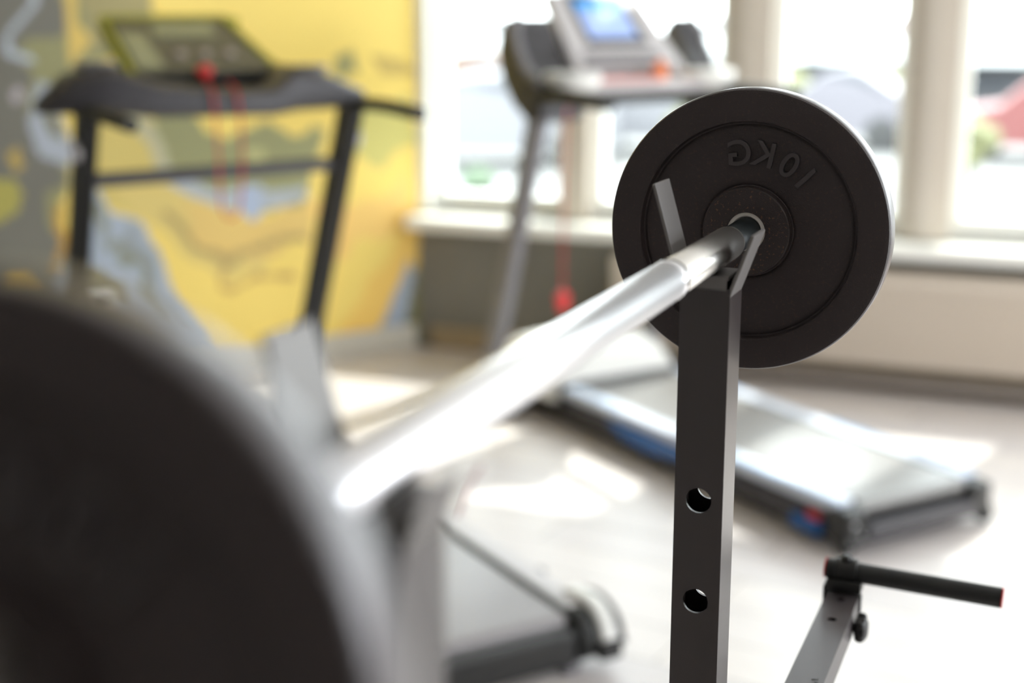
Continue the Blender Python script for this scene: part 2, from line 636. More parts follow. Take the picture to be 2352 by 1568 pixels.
for (pu, pz, ru, rz_, colr) in ((2.9, 1.2, .35, .7, (150, 148, 104)), (3.4, .9, .3, .5, (168, 180, 196)), (3.7, 1.7, .35, .4, (118, 116, 106)), (2.6, 2.5, .5, .25, (168, 158, 108)), (1.3, 2.6, .6, .18, (214, 194, 112)), (3.3, 2.4, .3, .2, (176, 184, 192))):
    ART.append((lin(colr), [(pu + ru * math.cos(k * PI / 8) * (1 + .2 * math.sin(k * 2.3)), pz + rz_ * math.sin(k * PI / 8) * (1 + .15 * math.cos(k * 1.9))) for k in range(16)], .04))
mesh = bpy.data.meshes.new('painted_wall')
vs, fs, cols = [], [], []
WH = CH
base = lin(Yel)
for j in range(nz + 1):
    for i in range(nx + 1):
        u = LM * i / nx
        z = WH * j / nz
        p = C0 + dM * u
        vs.append((p.x, p.y, z))
        c = base
        for col, poly, jit in ART:
            q = (u + jit * 2 * noise.noise(Vector((u * 7, z * 7, 1.3))), z + jit * 2 * noise.noise(Vector((u * 7 + 9, z * 7, 4.1))))
            if inside(q, poly):
                c = col
        k = 1 + .07 * noise.noise(Vector((u * 3, z * 3, 7)))
        cols += [c[0] * k, c[1] * k, c[2] * k, 1]
for j in range(nz):
    for i in range(nx):
        a = j * (nx + 1) + i
        fs.append((a, a + 1, a + nx + 2, a + nx + 1))
# thickness behind
nv = len(vs)
for (i, j) in ((0, 0), (nx, 0), (nx, nz), (0, nz)):
    v = vs[j * (nx + 1) + i]
    vs.append((v[0] - nM.x * .18, v[1] - nM.y * .18, v[2]))
    cols += [.6, .6, .6, 1]
cs = [0, nx, nz * (nx + 1) + nx, nz * (nx + 1)]
fs.append((nv, nv + 3, nv + 2, nv + 1))
for q in range(4):
    fs.append((cs[q], nv + q, nv + (q + 1) % 4, cs[(q + 1) % 4]))
mesh.from_pydata(vs, [], fs)
ca = mesh.color_attributes.new('paint', 'FLOAT_COLOR', 'POINT')
ca.data.foreach_set('color', cols)
mm = bpy.data.materials.new('mural_paint')
mm.use_nodes = True
b = mm.node_tree.nodes['Principled BSDF']
at = mm.node_tree.nodes.new('ShaderNodeAttribute')
at.attribute_name = 'paint'
mm.node_tree.links.new(at.outputs['Color'], b.inputs['Base Color'])
b.inputs['Roughness'].default_value = .6
mesh.materials.append(mm)
wl = bpy.data.objects.new('wall_left', mesh)
COL.objects.link(wl)
tag(wl, 'wall painted with a yellow, olive and blue-grey mural', 'wall', kind='structure')
# skirting of the painted wall
bm = NB()
a = C0 + dM * .03 + nM * .009
b2 = C0 + dM * LM + nM * .009
mid = (a + b2) / 2
ang = math.atan2(dM.y, dM.x)
box(bm, (mid.x, mid.y, .055), ((b2 - a).length, .018, .11), R=Matrix.Rotation(ang, 3, 'Z'), bev=.003)
o = build('baseboard_left', bm, M['skirting'])
tag(o, 'pale skirting along the foot of the painted wall', 'baseboard', kind='structure')
# rest of the room
bm = NB()
box(bm, (LX - .1, (LY + BY) / 2, CH / 2), (.2, LY - BY, CH))
struct('wall_side', bm, M['wall_light'], 'light wall beside the photographer', 'wall')
bm = NB()
box(bm, ((LX + RX) / 2, BY - .1, CH / 2), (RX - LX + .4, .2, CH))
struct('wall_back', bm, M['wall_light'], 'plain wall behind the photographer', 'wall')
bm = NB()
box(bm, (RX + .1, (BY + WY) / 2, .35), (.2, WY - BY, .7))
box(bm, (RX + .1, (BY + WY) / 2, (2.62 + CH) / 2), (.2, WY - BY, CH - 2.62))
for y, ww in ((-.8, 4.4), (3.6, .3), (5.55, .34)):
    box(bm, (RX + .1, y, 1.66), (.2, ww, 1.92))
struct('wall_right', bm, M['wall_light'], 'right wall of the room with a row of windows', 'wall')

# radiator under the window on the right
rp = room_pt(1404, 620, WY - .14)
rx0 = rp.x
rt = thing('radiator', 'long cream panel radiator with fine vertical ribs, under the right-hand windows', 'radiator', W((rx0, WY - .14, 0)), -YAW)
RL = 3.0
bm = NB()
box(bm, (RL / 2, .03, .31), (RL, .05, .36), bev=.008)
nr = 100
for i in range(nr):
    x = .02 + (RL - .04) * (i + .5) / nr
    box(bm, (x, .003, .30), (.012, .010, .29))
build('panel', bm, M['radiator'], rt)
bm = NB()
box(bm, (RL / 2, .055, .497), (RL, .075, .012), bev=.003)
box(bm, (RL / 2, .003, .465), (RL, .012, .035), bev=.003)
build('top_grille', bm, M['radiator'], rt)
for x in (.3, 1.1, 1.9, 2.7):
    bm = NB()
    box(bm, (x, .09, .3), (.03, .07, .3))
    build('wall_bracket', bm, M['pipe'], rt)
bm = NB()
tube(bm, [(-.25, .05, .06), (RL + .2, .05, .06)], .02, 12)
tube(bm, [(.1, .05, .06), (.1, .045, .14)], .012, 10)
build('pipe', bm, M['pipe'], rt, smooth=40)

# small white socket block on the painted wall
u0, z0 = mural_uv(215, 672)
u1, z1 = mural_uv(215, 722)
uc = mural_uv(216, 700)[0]
pc = C0 + dM * uc + nM * .001
st = thing('wall_outlet', 'small white plastic outlet with a dark plug, low on the painted wall', 'outlet', (pc.x, pc.y, (z0 + z1) / 2 - .02), math.atan2(nM.y, nM.x) + PI / 2)
bm = NB()
box(bm, (0, -.02, .045), (.13, .04, .035), bev=.006)
box(bm, (.052, -.02, 0), (.026, .04, .09), bev=.006)
box(bm, (0, -.006, .0), (.12, .012, .1), bev=.004)
build('cover', bm, M['white_plastic'], st)
bm = NB()
lathe_prof = [(.001, -.05), (.02, -.05), (.022, -.045), (.022, -.012)]
solid_lathe(bm, lathe_prof, 20, (0, 0, -.005))
build('plug', bm, M['dark_plastic'], st, smooth=40)


# ------------------------------------------------------------------ barbell
BX = -.2610
BZ = 1.3166
plane0 = .1991 * math.sin(YAW) + 1.1895 * math.cos(YAW)      # room-frame y of the far plate's near face
bar = thing('barbell', 'short chrome barbell lying across the two rack cradles', 'barbell', W((BX, plane0, BZ)), -YAW)


def cyl(t0, t1, r, ch=.0015):
    return [(r - ch, t0), (r, t0 + ch), (r, t1 - ch), (r - ch, t1)]


bm = NB()
solid_lathe(bm, cyl(-.872, -.232, .01445, .002), 48)
build('shaft', bm, M['chrome'], bar, smooth=50)
bm = NB()
lathe(bm, [(.0139, -.2465), (.01475, -.2455), (.01475, -.2345), (.0139, -.2315), (.0139, -.2465)], 48)
build('added_ring', bm, M['bolt_chrome'], bar, smooth=50)  # ring added to give the shaft end a dark reflection of the plate
bm = NB()
solid_lathe(bm, [(.0125, -.2335), (.0138, -.231), (.0138, -.066), (.0132, -.060), (.0115, -.056)], 48)
build('end_section', bm, M['chrome_worn'], bar, smooth=50)
for s, (a, b_) in enumerate(((-.0565, .15), (-1.03, -.871))):
    bm = NB()
    solid_lathe(bm, cyl(a, b_, .0122), 40)
    build('sleeve', bm, M['sleeve'], bar, smooth=50)
for t in (.036, -.938):
    bm = NB()
    lathe(bm, [(.0125, t), (.028, t), (.03, t + .004), (.03, t + .02), (.026, t + .026), (.0125, t + .026), (.0125, t)], 40)
    for k in range(6):
        a = k * PI / 3
        box(bm, (.032 * math.cos(a), t + .012, .032 * math.sin(a)), (.012, .02, .01), R=Matrix.Rotation(-a, 3, 'Y'), bev=.002)
    build('spin_collar', bm, M['chrome_worn'], bar, smooth=40)

PR = .1192


def plate(name, label, yy, flip, group):
    t = thing(name, label, 'weight plate', W((BX, yy, BZ)), -YAW, group)
    bm = NB()
    R = PR
    side = [(.0165, .0), (.0362, .0), (.0372, .0008), (.0384, .0070), (.0392, .0074), (.0405, .0066), (.0420, .0062), (.0870, .0062), (.0885, .0066), (.0900, .0074), (.0912, .0070), (.0926, .0010), (.0936, .0002), (R - .0035, .0), (R - .001, .001), (R, .0032)]
    T = .030
    back = [(r, T - h) for r, h in side][::-1]
    prof = side + back + [side[0]]
    lathe(bm, prof, 160)
    o = build('disc', bm, M['plate'], t, smooth=28)
    bm = NB()
    lathe(bm, [(R + .0001, .0034), (R + .0006, .005), (R + .0006, T - .005), (R + .0001, T - .0034), (R - .002, T - .004), (R - .002, .004), (R + .0001, .0034)], 160)
    build('outer_rim', bm, M['plate_rim'], t, smooth=40)
    bm = NB()
    lathe(bm, [(.0126, .0022), (.0135, .0012), (.0163, .0012), (.0163, .0288), (.0135, .0288), (.0126, .0278), (.0126, .0022)], 48)
    build('bushing', bm, M['bushing'], t, smooth=40)
    # cast lettering, reading as in the photograph
    me_all = NB()
    rl = .0655
    for ch, deg in (('G', -7.5), ('K', 11.0), ('0', 30.5), ('1', 45.5)):
        cu = bpy.data.curves.new('t', 'FONT')
        cu.body = ch
        cu.size = .0300
        cu.extrude = .0018
        cu.bevel_depth = .0004
        cu.align_x = 'CENTER'
        cu.align_y = 'CENTER'
        to = bpy.data.objects.new('t', cu)
        COL.objects.link(to)
        bpy.context.view_layer.update()
        dg = bpy.context.evaluated_depsgraph_get()
        me = bpy.data.meshes.new_from_object(to.evaluated_get(dg))
        a = math.radians(deg)
        # letter plane: x -> X mirrored, y -> Z, extrude along Y
        mt = Matrix.Rotation(a, 4, 'Y') @ Matrix.Translation((0, .0044, rl)) @ Matrix(((-1, 0, 0, 0), (0, 0, 1, 0), (0, 1, 0, 0), (0, 0, 0, 1)))
        me.transform(mt)
        me_all.from_mesh(me)
        bpy.data.objects.remove(to)
        bpy.data.meshes.remove(me)
    build('raised_lettering', me_all, M['lettering'], t)
    return t


plate('weight_plate', 'black cast iron weight plate at the far end of the bar, in focus', plane0, False, 'weight plates on the barbell')
np_ = plate('weight_plate', 'black weight plate in the near left corner, blurred and closest to the viewer', plane0 - .918, True, 'weight plates on the barbell')
np_.rotation_euler = (-.15, 0, .09 - YAW)      # hangs a little askew on its sleeve


# ------------------------------------------------------------------ rack
def holed_sheet(bm, to, w, z0, z1, holes, r, t, n=32):
    """to(a,z,d) maps sheet coordinates (across, along, depth 0..t) to 3-D"""
    def sheet(d):
        rims = []
        hs = sorted(holes)
        cur = z0
        H = w / 2
        for h in hs:
            lo, hi = h - H * .95, h + H * .95
            quad(cur, lo, d)
            sq = []
            ci = []
            for i in range(n):
                a = 2 * PI * i / n
                cx, cz = math.cos(a), math.sin(a)
                k = 1 / max(abs(cx), abs(cz))
                sq.append(bm.verts.new(to(cx * k * H, h + cz * k * H * .95, d)))
                ci.append(bm.verts.new(to(cx * r, h + cz * r, d)))
            for i in range(n):
                j = (i + 1) % n
                bm.faces.new((sq[i], sq[j], ci[j], ci[i]))
            rims.append(ci)
            cur = hi
        quad(cur, z1, d)
        return rims

    def quad(a, b, d):
        if b - a < 1e-5:
            return
        bm.faces.new([bm.verts.new(to(x, z, d)) for x, z in ((-w / 2, a), (w / 2, a), (w / 2, b), (-w / 2, b))])
    r0 = sheet(0)
    r1 = sheet(t)
    for A, B in zip(r0, r1):
        for i in range(n):
            j = (i + 1) % n
            bm.faces.new((A[i], A[j], B[j], B[i]))
    # cap edges
    for (xa, xb, za, zb) in ((-w / 2, -w / 2, z0, z1), (w / 2, w / 2, z0, z1), (-w / 2, w / 2, z0, z0), (-w / 2, w / 2, z1, z1)):
        bm.faces.new([bm.verts.new(to(*p)) for p in ((xa, za, 0), (xb, zb, 0), (xb, zb, t), (xa, za, t))])


TW = .0392
UY1 = plane0 - .114
UY2 = plane0 - .675
rack = thing('barbell_rack', 'black square-tube rack whose two forked uprights carry the barbell', 'rack', W((BX, UY1, 0)), -YAW)
TOPZ = 1.2925
for uy in (0, UY2 - UY1):
    bm = NB()
    wt = .0028
    holes = []
    z = 1.1215
    while z > .3:
        holes.append(z)
        z -= .0852
    for sgn in (-1, 1):
        holed_sheet(bm, (lambda a, zz, d, s=sgn: (a, uy + s * (TW / 2 - d), zz)), TW, .03, TOPZ, holes, .0104, wt)
    for sgn in (-1, 1):
        box(bm, (sgn * (TW / 2 - wt / 2), uy, (.03 + TOPZ) / 2), (wt, TW - 2 * wt, TOPZ - .03))
    build('upright', bm, M['rack'], rack)
    bm = NB()
    # fork: seat and two splayed prongs cut from the side walls
    hd = TW / 2
    pt = .0028

    def prong(xb, zb, xt, zt):
        d = Vector((xt - xb, 0, zt - zb)).normalized()
        n = Vector((d.z, 0, -d.x)) * pt / 2
        B = Vector((xb, 0, zb)); T = Vector((xt, 0, zt))
        pts = []
        for P in (B, T):
            pts += [(P.x - n.x, uy - hd, P.z - n.z), (P.x + n.x, uy - hd, P.z + n.z), (P.x + n.x, uy + hd, P.z + n.z), (P.x - n.x, uy + hd, P.z - n.z)]
        hexa(bm, pts, .0006)
    prong(-TW / 2 + .0014, TOPZ - .006, -.0425, 1.3700)
    prong(TW / 2 - .0014, TOPZ - .006, .0352 if uy == 0 else .0262, 1.3345 if uy == 0 else 1.309)
    box(bm, (0, uy, 1.3008), (TW - .004, TW, .003))
    box(bm, (0, uy + hd - .002, 1.296), (TW - .004, .003, .008))
    box(bm, (0, uy - hd + .0015, 1.2955), (TW - .006, .003, .0085))
    build('fork_cradle', bm, M['fork'], rack)
    bm = NB()
    box(bm, (0, uy, .02), (.62, .045, .04), bev=.004)
    build('foot', bm, M['rack'], rack)
    for sx in (-.31, .31):
        bm = NB()
        box(bm, (sx, uy, .022), (.02, .05, .044), bev=.004)
        build('end_cap', bm, M['black_rubber'], rack)
bm = NB()
box(bm, (0, (UY2 - UY1) / 2, .16), (.04, abs(UY2 - UY1) - TW, .04), bev=.003)
build('cross_brace', bm, M['rack'], rack)

# ------------------------------------------------------------------ bench arm with the T handle
AX, AZ = -.198, .9
AY1 = 1.442
arm = thing('exercise_bench', 'grey square-tube bench arm with holes and a black cross handle, low on the right', 'exercise bench', W((AX, .95, 0)), -YAW)
aw = .0335
ah = .030
AYb, AYf = -.35, AY1 - .95
bm = NB()


def top_hit(x, y, Z):
    d = RM.inverted() @ ray(x, y)
    k = (Z - EYE) / d.z
    return d.x * k, d.y * k


h1 = top_hit(1921, 1374, AZ)[1] - .95
h2 = top_hit(1898, 1420, AZ)[1] - .95
dh = h1 - h2
hl = [h1 - k * dh for k in range(2)]
holed_sheet(bm, lambda a, l, d: (a, l, AZ - d), aw, AYb, AYf, hl, .0047, .0025)
box(bm, (0, (AYb + AYf) / 2, AZ - ah + .00125), (aw, AYf - AYb, .0025))
for s in (-1, 1):
    box(bm, (s * (aw / 2 - .00125), (AYb + AYf) / 2, AZ - ah / 2), (.0025, AYf - AYb, ah - .005))
box(bm, (0, AYf - .001, AZ - ah / 2), (aw - .005, .002, ah - .005))
build('arm_tube', bm, M['arm'], arm)
bm = NB()
# scuffed marks on the arm tube
for k in range(9):
    y = .225 + k * .0055
    box(bm, (.0085 + .0018 * math.sin(k * 2.1), y, AZ + .0002), (.0042 - .0012 * (k % 2), .0012, .0006), R=Matrix.Rotation(.5 * math.sin(k * 1.7), 3, 'Z'))
    if k % 2 == 0:
        box(bm, (.0102, y + .002, AZ + .0002), (.0008, .0042, .0006))
build('printed_mark', bm, M['black_plastic'], arm)
# handle
HZ = AZ + .0205
HY = AY1 - .95 + .0
el = RM.inverted() @ ray(1899, 1296)
k = (HZ - EYE) / el.z
k = (AY1) / el.y
er = RM.inverted() @ ray(2302, 1378)
k2 = (HZ - EYE) / er.z
hx0, hx1 = -.045, .165
HR = .0106
bm = NB()
solid_lathe(bm, cyl(-.021, .157, HR, .001), 28, (0, HY, HZ), 'X')
bmesh.ops.rotate(bm, verts=bm.verts, cent=(0, HY, HZ), matrix=Matrix.Rotation(math.radians(2), 3, 'Y'))
build('cross_handle', bm, M['black_rubber'], arm, smooth=40)
for x in (-.0225, .1565):
    bm = NB()
    solid_lathe(bm, [(HR - .001, x), (HR + .0004, x + .0006), (HR + .0004, x + .0014), (HR - .001, x + .002)], 28, (0, HY, HZ), 'X')
    bmesh.ops.rotate(bm, verts=bm.verts, cent=(0, HY, HZ), matrix=Matrix.Rotation(math.radians(2), 3, 'Y'))
    build('end_cap', bm, M['red_plastic'], arm, smooth=40)
bm = NB()
box(bm, (0, HY - .004, AZ + .0085), (aw + .003, .026, .013), bev=.002)
box(bm, (-aw / 2 - .0025, HY - .006, AZ - .006), (.003, .022, .028), bev=.0008)
box(bm, (aw / 2 + .0015, HY - .014, AZ - .008), (.002, .006, .02), bev=.0006)
lathe(bm, [(HR + .0002, -.012), (HR + .0032, -.011), (HR + .0032, .011), (HR + .0002, .012), (HR + .0002, -.012)], 28, (0, HY, HZ), 'X')
box(bm, (0, HY - .0, AZ + .006), (.024, .022, .016), bev=.002)
build('clamp_bracket', bm, M['black_plastic'], arm, smooth=35)
bm = NB()
solid_lathe(bm, [(.004, HZ + .008), (.0062, HZ + .012), (.0062, HZ + .0155), (.004, HZ + .018), (.001, HZ + .0185)], 6, (.0, HY - .002, 0), 'Z')
build('bolt', bm, M['black_plastic'], arm)
bm = NB()
ky = h2 + .034
solid_lathe(bm, [(.005, aw / 2 - .002), (.005, aw / 2 + .002), (.0095, aw / 2 + .002), (.0125, aw / 2 + .004), (.0125, aw / 2 + .012), (.008, aw / 2 + .015), (.002, aw / 2 + .0155)], 24, (0, ky, AZ - .020), 'X')
for k in range(5):
    a = k * 2 * PI / 5
    blob(bm, (aw / 2 + .008, ky + .012 * math.cos(a), AZ - .020 + .012 * math.sin(a)), (.0055, .0045, .0045), 2)
build('clamp_knob', bm, M['black_plastic'], arm, smooth=50)
bm = NB()
box(bm, (0, AYb + .02, (AZ - ah) / 2 + .02), (.04, .04, AZ - ah - .04), bev=.002)
build('post', bm, M['arm'], arm)
bm = NB()
box(bm, (0.12, AYb + .02, .02), (.5, .05, .04), bev=.004)
build('foot', bm, M['arm'], arm)


# ------------------------------------------------------------------ treadmills
def rail_lofts(x, y0, y1, z0, z1, w):
    bm = NB()
    poly = []
    hexa(bm, [(x - w / 2, y0, z0), (x + w / 2, y0, z0), (x + w / 2, y1, z0), (x - w / 2, y1, z0),
              (x - w / 2, y0, z1), (x + w / 2, y0, z1), (x + w / 2, y1, z1), (x - w / 2, y1, z1)], .008)
    return bm


def motor_hood(x0, x1, y0, y1, zlow, ztop):
    """rounded motor cover"""
    bm = NB()
    ys = [(0, 0), (.06, .55), (.18, .85), (.4, 1.0), (.65, .97), (.85, .8), (.96, .5), (1, .1)]
    nx_ = 20
    rows = []
    for (f, h) in ys:
        row = []
        for i in range(nx_ + 1):
            s = -1 + 2 * i / nx_
            e = (1 - abs(s) ** 6) ** .5 if abs(s) < 1 else 0
            yy = y0 + (y1 - y0) * (f if f < .5 else .5 + (f - .5) * (1 - .12 * s * s))
            row.append(bm.verts.new(((x0 + x1) / 2 + s * (x1 - x0) / 2, yy, zlow + .02 + (ztop - zlow - .02) * h * (.25 + .75 * e))))
        rows.append(row)
    for a, b in zip(rows, rows[1:]):
        for i in range(nx_):
            bm.faces.new((a[i], a[i + 1], b[i + 1], b[i]))
    # skirt to the bottom
    loop = [r[0] for r in rows] + rows[-1][1:] + [r[-1] for r in rows[::-1]][1:] + rows[0][::-1][1:-1]
    low = [bm.verts.new((v.co.x, v.co.y, zlow)) for v in loop]
    n = len(loop)
    for i in range(n):
        bm.faces.new((loop[i], loop[(i + 1) % n], low[(i + 1) % n], low[i]))
    bm.faces.new(low)
    return bm


def belt(x0, x1, y0, y1, zt, r):
    """running belt as a closed loop over both rollers"""
    bm = NB()
    prof = []
    for i in range(9):
        a = PI / 2 + PI * i / 8
        prof.append((y0 + r + r * math.cos(a), zt - r + r * math.sin(a)))
    for i in range(9):
        a = -PI / 2 + PI * i / 8
        prof.append((y1 - r + r * math.cos(a), zt - r + r * math.sin(a)))
    prism(bm, prof, x0, x1)
    return bm


def dirbox(bm, p, q, w, h, bev=.004):
    sweep(bm, [p, q], rectp(w, h, bev))


# ---- right-hand treadmill (silver, blue)
ta = math.radians(30)
tr = thing('treadmill', 'silver and white treadmill with blue trim and a lit screen, behind the far plate', 'treadmill', (1.1745, 3.88, 0), ta, 'treadmills by the windows')
hwid = .281
bm = NB()
for s in (-1, 1):
    box(bm, (s * .235, .93, .065), (.05, 1.80, .07), bev=.006)
box(bm, (0, .05, .06), (.52, .06, .05), bev=.006)
box(bm, (0, 1.75, .06), (.52, .08, .05), bev=.006)
box(bm, (0, .95, .085), (.42, 1.6, .012))
build('base_frame', bm, M['dark_plastic'], tr)
build('running_belt', belt(-.205, .205, .02, 1.62, .146, .022), M['belt_light'], tr, smooth=40)
for s in (-1, 1):
    b1 = build('side_rail', rail_lofts(s * .246, .05, 1.62, .118, .152, .07), M['rail'], tr)
    for cx_, cy_, ln_ in ((.268, .36, .62), (.262, 1.35, .4)):
        bm = NB()
        box(bm, (s * cx_, cy_, .1525), (.012, ln_, .004), bev=.001)
        build('blue_strip', bm, M['light_blue'], b1)
    bm = NB()
    box(bm, (s * .248, .032, .085), (.078, .085, .105), bev=.014)
    build('end_cap', bm, M['black_plastic'], tr)
    bm = NB()
    solid_lathe(bm, [(.02, s * .262), (.028, s * .266), (.028, s * .288), (.022, s * .292)], 24, (0, .01, .035), 'X')
    build('wheel', bm, M['black_rubber'], tr, smooth=40)
bm = NB()
box(bm, (0, -.006, .068), (.42, .03, .05), bev=.008)
build('rear_bar', bm, M['dark_plastic'], tr)
for x, z in ((-.262, .098), (-.232, .062)):
    bm = NB()
    blob(bm, (x, -.013, z), (.006, .006, .006), 2)
    build('bolt', bm, M['bolt_chrome'], tr, smooth=60)
bm = NB()
prism(bm, [(.95, .052), (1.10, .060), (1.20, .10), (1.16, .112), (.60, .112), (.62, .085)], -.284, -.262, .004)
build('blue_panel', bm, M['blue_plastic'], tr)
bm = NB()
box(bm, (-.272, .17, .05), (.03, .12, .04), bev=.008)
build('blue_foot', bm, M['blue_plastic'], tr)
bm = NB()
box(bm, (-.285, .13, .09), (.008, .05, .022), bev=.003)
build('red_tab', bm, M['red_plastic'], tr)
build('motor_cover', motor_hood(-.30, .27, 1.52, 2.02, .09, .29), M['white_plastic'], tr, smooth=60)
bm = NB()
box(bm, (-.01, 1.505, .125), (.55, .03, .075), bev=.008)
box(bm, (-.01, 1.76, .06), (.52, .46, .06), bev=.01)
build('cover_base', bm, M['black_plastic'], tr)
for s in (-1, 1):
    bm = NB()
    dirbox(bm, (s * .362, 1.92, .03), (s * .375, 1.50, 1.18), .05, .075)
    build('upright', bm, M['grey_plastic'], tr)
    bm = NB()
    box(bm, (s * .355, 1.86, .035), (.07, .34, .05), bev=.01)
    build('upright_foot', bm, M['black_plastic'], tr)
    # curved side shell
    bm = NB()
    prism(bm, [(1.43, 1.13), (1.52, 1.11), (1.63, 1.17), (1.71, 1.26), (1.745, 1.35), (1.725, 1.43), (1.67, 1.475), (1.63, 1.44), (1.60, 1.36), (1.54, 1.29), (1.45, 1.245)], *sorted((s * (.24 if s < 0 else .30), s * .415)), .012)
    build('side_shell', bm, M['dark_plastic'], tr, smooth=40)
    bm = NB()
    path = smooth_path([(s * .40, 1.46, 1.255), (s * .405, 1.54, 1.29), (s * .405, 1.60, 1.36), (s * .40, 1.635, 1.43), (s * .37, 1.66, 1.47)], 6)
    sweep(bm, path, rectp(.035, .03, .008))
    build('shell_trim', bm, M['grey_plastic'], tr, smooth=40)
    bm = NB()
    tube(bm, smooth_path([(s * .385, 1.50, 1.20), (s * .39, 1.35, 1.21), (s * .385, 1.06, 1.205)], 5), .028, 16)
    build('handlebar', bm, M['black_rubber'], tr, smooth=50)
    bm = NB()
    solid_lathe(bm, [(.02, 1.215), (.06, 1.222), (.094, 1.245), (.102, 1.272), (.094, 1.285), (.07, 1.282), (.055, 1.262), (.02, 1.258)], 32, (s * .29, 1.43, 0), 'Z')
    build('cup_holder', bm, M['white_plastic'], tr, smooth=50)
bm = NB()
box(bm, (0, 1.45, 1.235), (.60, .15, .035), bev=.014)
build('tray', bm, M['silver_plastic'], tr)
bm = NB()
box(bm, (0, 1.47, 1.195), (.74, .06, .05), bev=.014)
build('cross_member', bm, M['black_plastic'], tr)
# console panel leaning forward
c0 = Vector((0, 1.50, 1.285)); c1 = Vector((0, 1.77, 1.56))
dr = (c1 - c0).normalized()
nn = Vector((0, -dr.z, dr.y))
cl = (c1 - c0).length


def cpt(x, v, d):
    p = c0 + dr * v + nn * d
    return (x, p.y, p.z)


bm = NB()
hexa(bm, [cpt(-.225, 0, -.05), cpt(.255, 0, -.05), cpt(.20, cl, -.04), cpt(-.20, cl, -.04), cpt(-.225, 0, 0), cpt(.255, 0, 0), cpt(.20, cl, 0), cpt(-.20, cl, 0)], .012)
cons = build('console', bm, M['silver_plastic'], tr)
bm = NB()
hexa(bm, [cpt(-.10, .16, -.004), cpt(.105, .16, -.004), cpt(.10, .345, -.004), cpt(-.10, .345, -.004), cpt(-.10, .16, .004), cpt(.105, .16, .004), cpt(.10, .345, .004), cpt(-.10, .345, .004)], .002)
build('screen', bm, M['screen'], cons)
bm = NB()
hexa(bm, [cpt(-.125, .125, -.006), cpt(.14, .125, -.006), cpt(.12, .37, -.006), cpt(-.125, .37, -.006), cpt(-.125, .125, .002), cpt(.14, .125, .002), cpt(.12, .37, .002), cpt(-.125, .37, .002)], .002)
build('screen_bezel', bm, M['dark_plastic'], cons)
for i in range(9):
    bm = NB()
    x = -.15 + i * .0375
    hexa(bm, [cpt(x - .013, .062, -.002), cpt(x + .013, .062, -.002), cpt(x + .013, .092, -.002), cpt(x - .013, .092, -.002), cpt(x - .013, .062, .006), cpt(x + .013, .062, .006), cpt(x + .013, .092, .006), cpt(x - .013, .092, .006)], .002)
    build('button', bm, M['grey_plastic'], cons)
bm = NB()
hexa(bm, [cpt(-.19, .012, -.002), cpt(.19, .012, -.002), cpt(.188, .035, -.002), cpt(-.188, .035, -.002), cpt(-.19, .012, .005), cpt(.19, .012, .005), cpt(.188, .035, .005), cpt(-.188, .035, .005)], .002)
build('lower_strip', bm, M['dark_plastic'], cons)


def in_frame(t, p):
    return t.matrix_basis @ Vector(p)


TRM = Matrix.Translation((1.1745, 3.88, 0)) @ Matrix.Rotation(ta, 4, 'Z')
# cloth and cap left on the tray
bm = NB()
pts = []
nxx, nyy = 16, 8
gr = [[bm.verts.new((-.13 + .26 * i / nxx, -.05 + .10 * j / nyy, .008 + .010 * noise.noise(Vector((i * .5, j * .6, 2))))) for i in range(nxx + 1)] for j in range(nyy + 1)]
lo = [[bm.verts.new((v.co.x, v.co.y, .0)) for v in r] for r in gr]
for j in range(nyy):
    for i in range(nxx):
        bm.faces.new((gr[j][i], gr[j][i + 1], gr[j + 1][i + 1], gr[j + 1][i]))
        bm.faces.new((lo[j][i], lo[j + 1][i], lo[j + 1][i + 1], lo[j][i + 1]))
for j in range(nyy):
    for i in (0, nxx):
        bm.faces.new((gr[j][i], gr[j + 1][i], lo[j + 1][i], lo[j][i]))
for i in range(nxx):
    for j in (0, nyy):
        bm.faces.new((gr[j][i], gr[j][i + 1], lo[j][i + 1], lo[j][i]))
o = build('cleaning_cloth', bm, M['pink'], None, smooth=60, loc=TRM @ Vector((-.09, 1.425, 1.2535)), rot=(0, 0, ta))
tag(o, 'folded pink cloth lying on the tray of the silver treadmill', 'cloth')
bt = thing('bottle', 'small orange bottle standing on the tray of the silver treadmill', 'bottle', TRM @ Vector((.085, 1.44, 1.2525)), ta)
bm = NB()
solid_lathe(bm, [(.024, 0), (.027, .003), (.027, .045), (.02, .056), (.011, .06)], 24, ax='Z')
build('body', bm, M['orange'], bt, smooth=40)
bm = NB()
solid_lathe(bm, [(.013, .058), (.013, .07), (.011, .072)], 20, ax='Z')
build('cap', bm, M['orange'], bt, smooth=40)


def safety(name, label, pts, clip, frame, w=.004, group=None):
    t = thing(name, label, 'safety key', frame @ Vector(clip), ta, group)
    inv = (Matrix.Translation(frame @ Vector(clip)) @ Matrix.Rotation(ta, 4, 'Z')).inverted() @ frame
    bm = NB()
    tube(bm, smooth_path([inv @ Vector(p) for p in pts], 6), w, 8)
    build('cord', bm, M['red_cord'], t, smooth=60)
    c = inv @ Vector(clip)
    bm = NB()
    box(bm, (c.x, c.y, c.z - .03), (.042, .016, .05), bev=.006)
    solid_lathe(bm, [(.012, -.01), (.026, -.01), (.026, .01), (.012, .01)], 18, (c.x, c.y, c.z - .005), 'Y')
    build('clip', bm, M['red_plastic'], t, smooth=40)
    return t


safety('safety_key', 'red safety key cord and clip hanging under the silver treadmill, against the dark wall',
       [(-.335, 1.37, 1.24), (-.355, 1.365, 1.10), (-.36, 1.37, .8), (-.36, 1.37, .54)], (-.36, 1.37, .52), TRM, .0035, 'red treadmill safety keys')

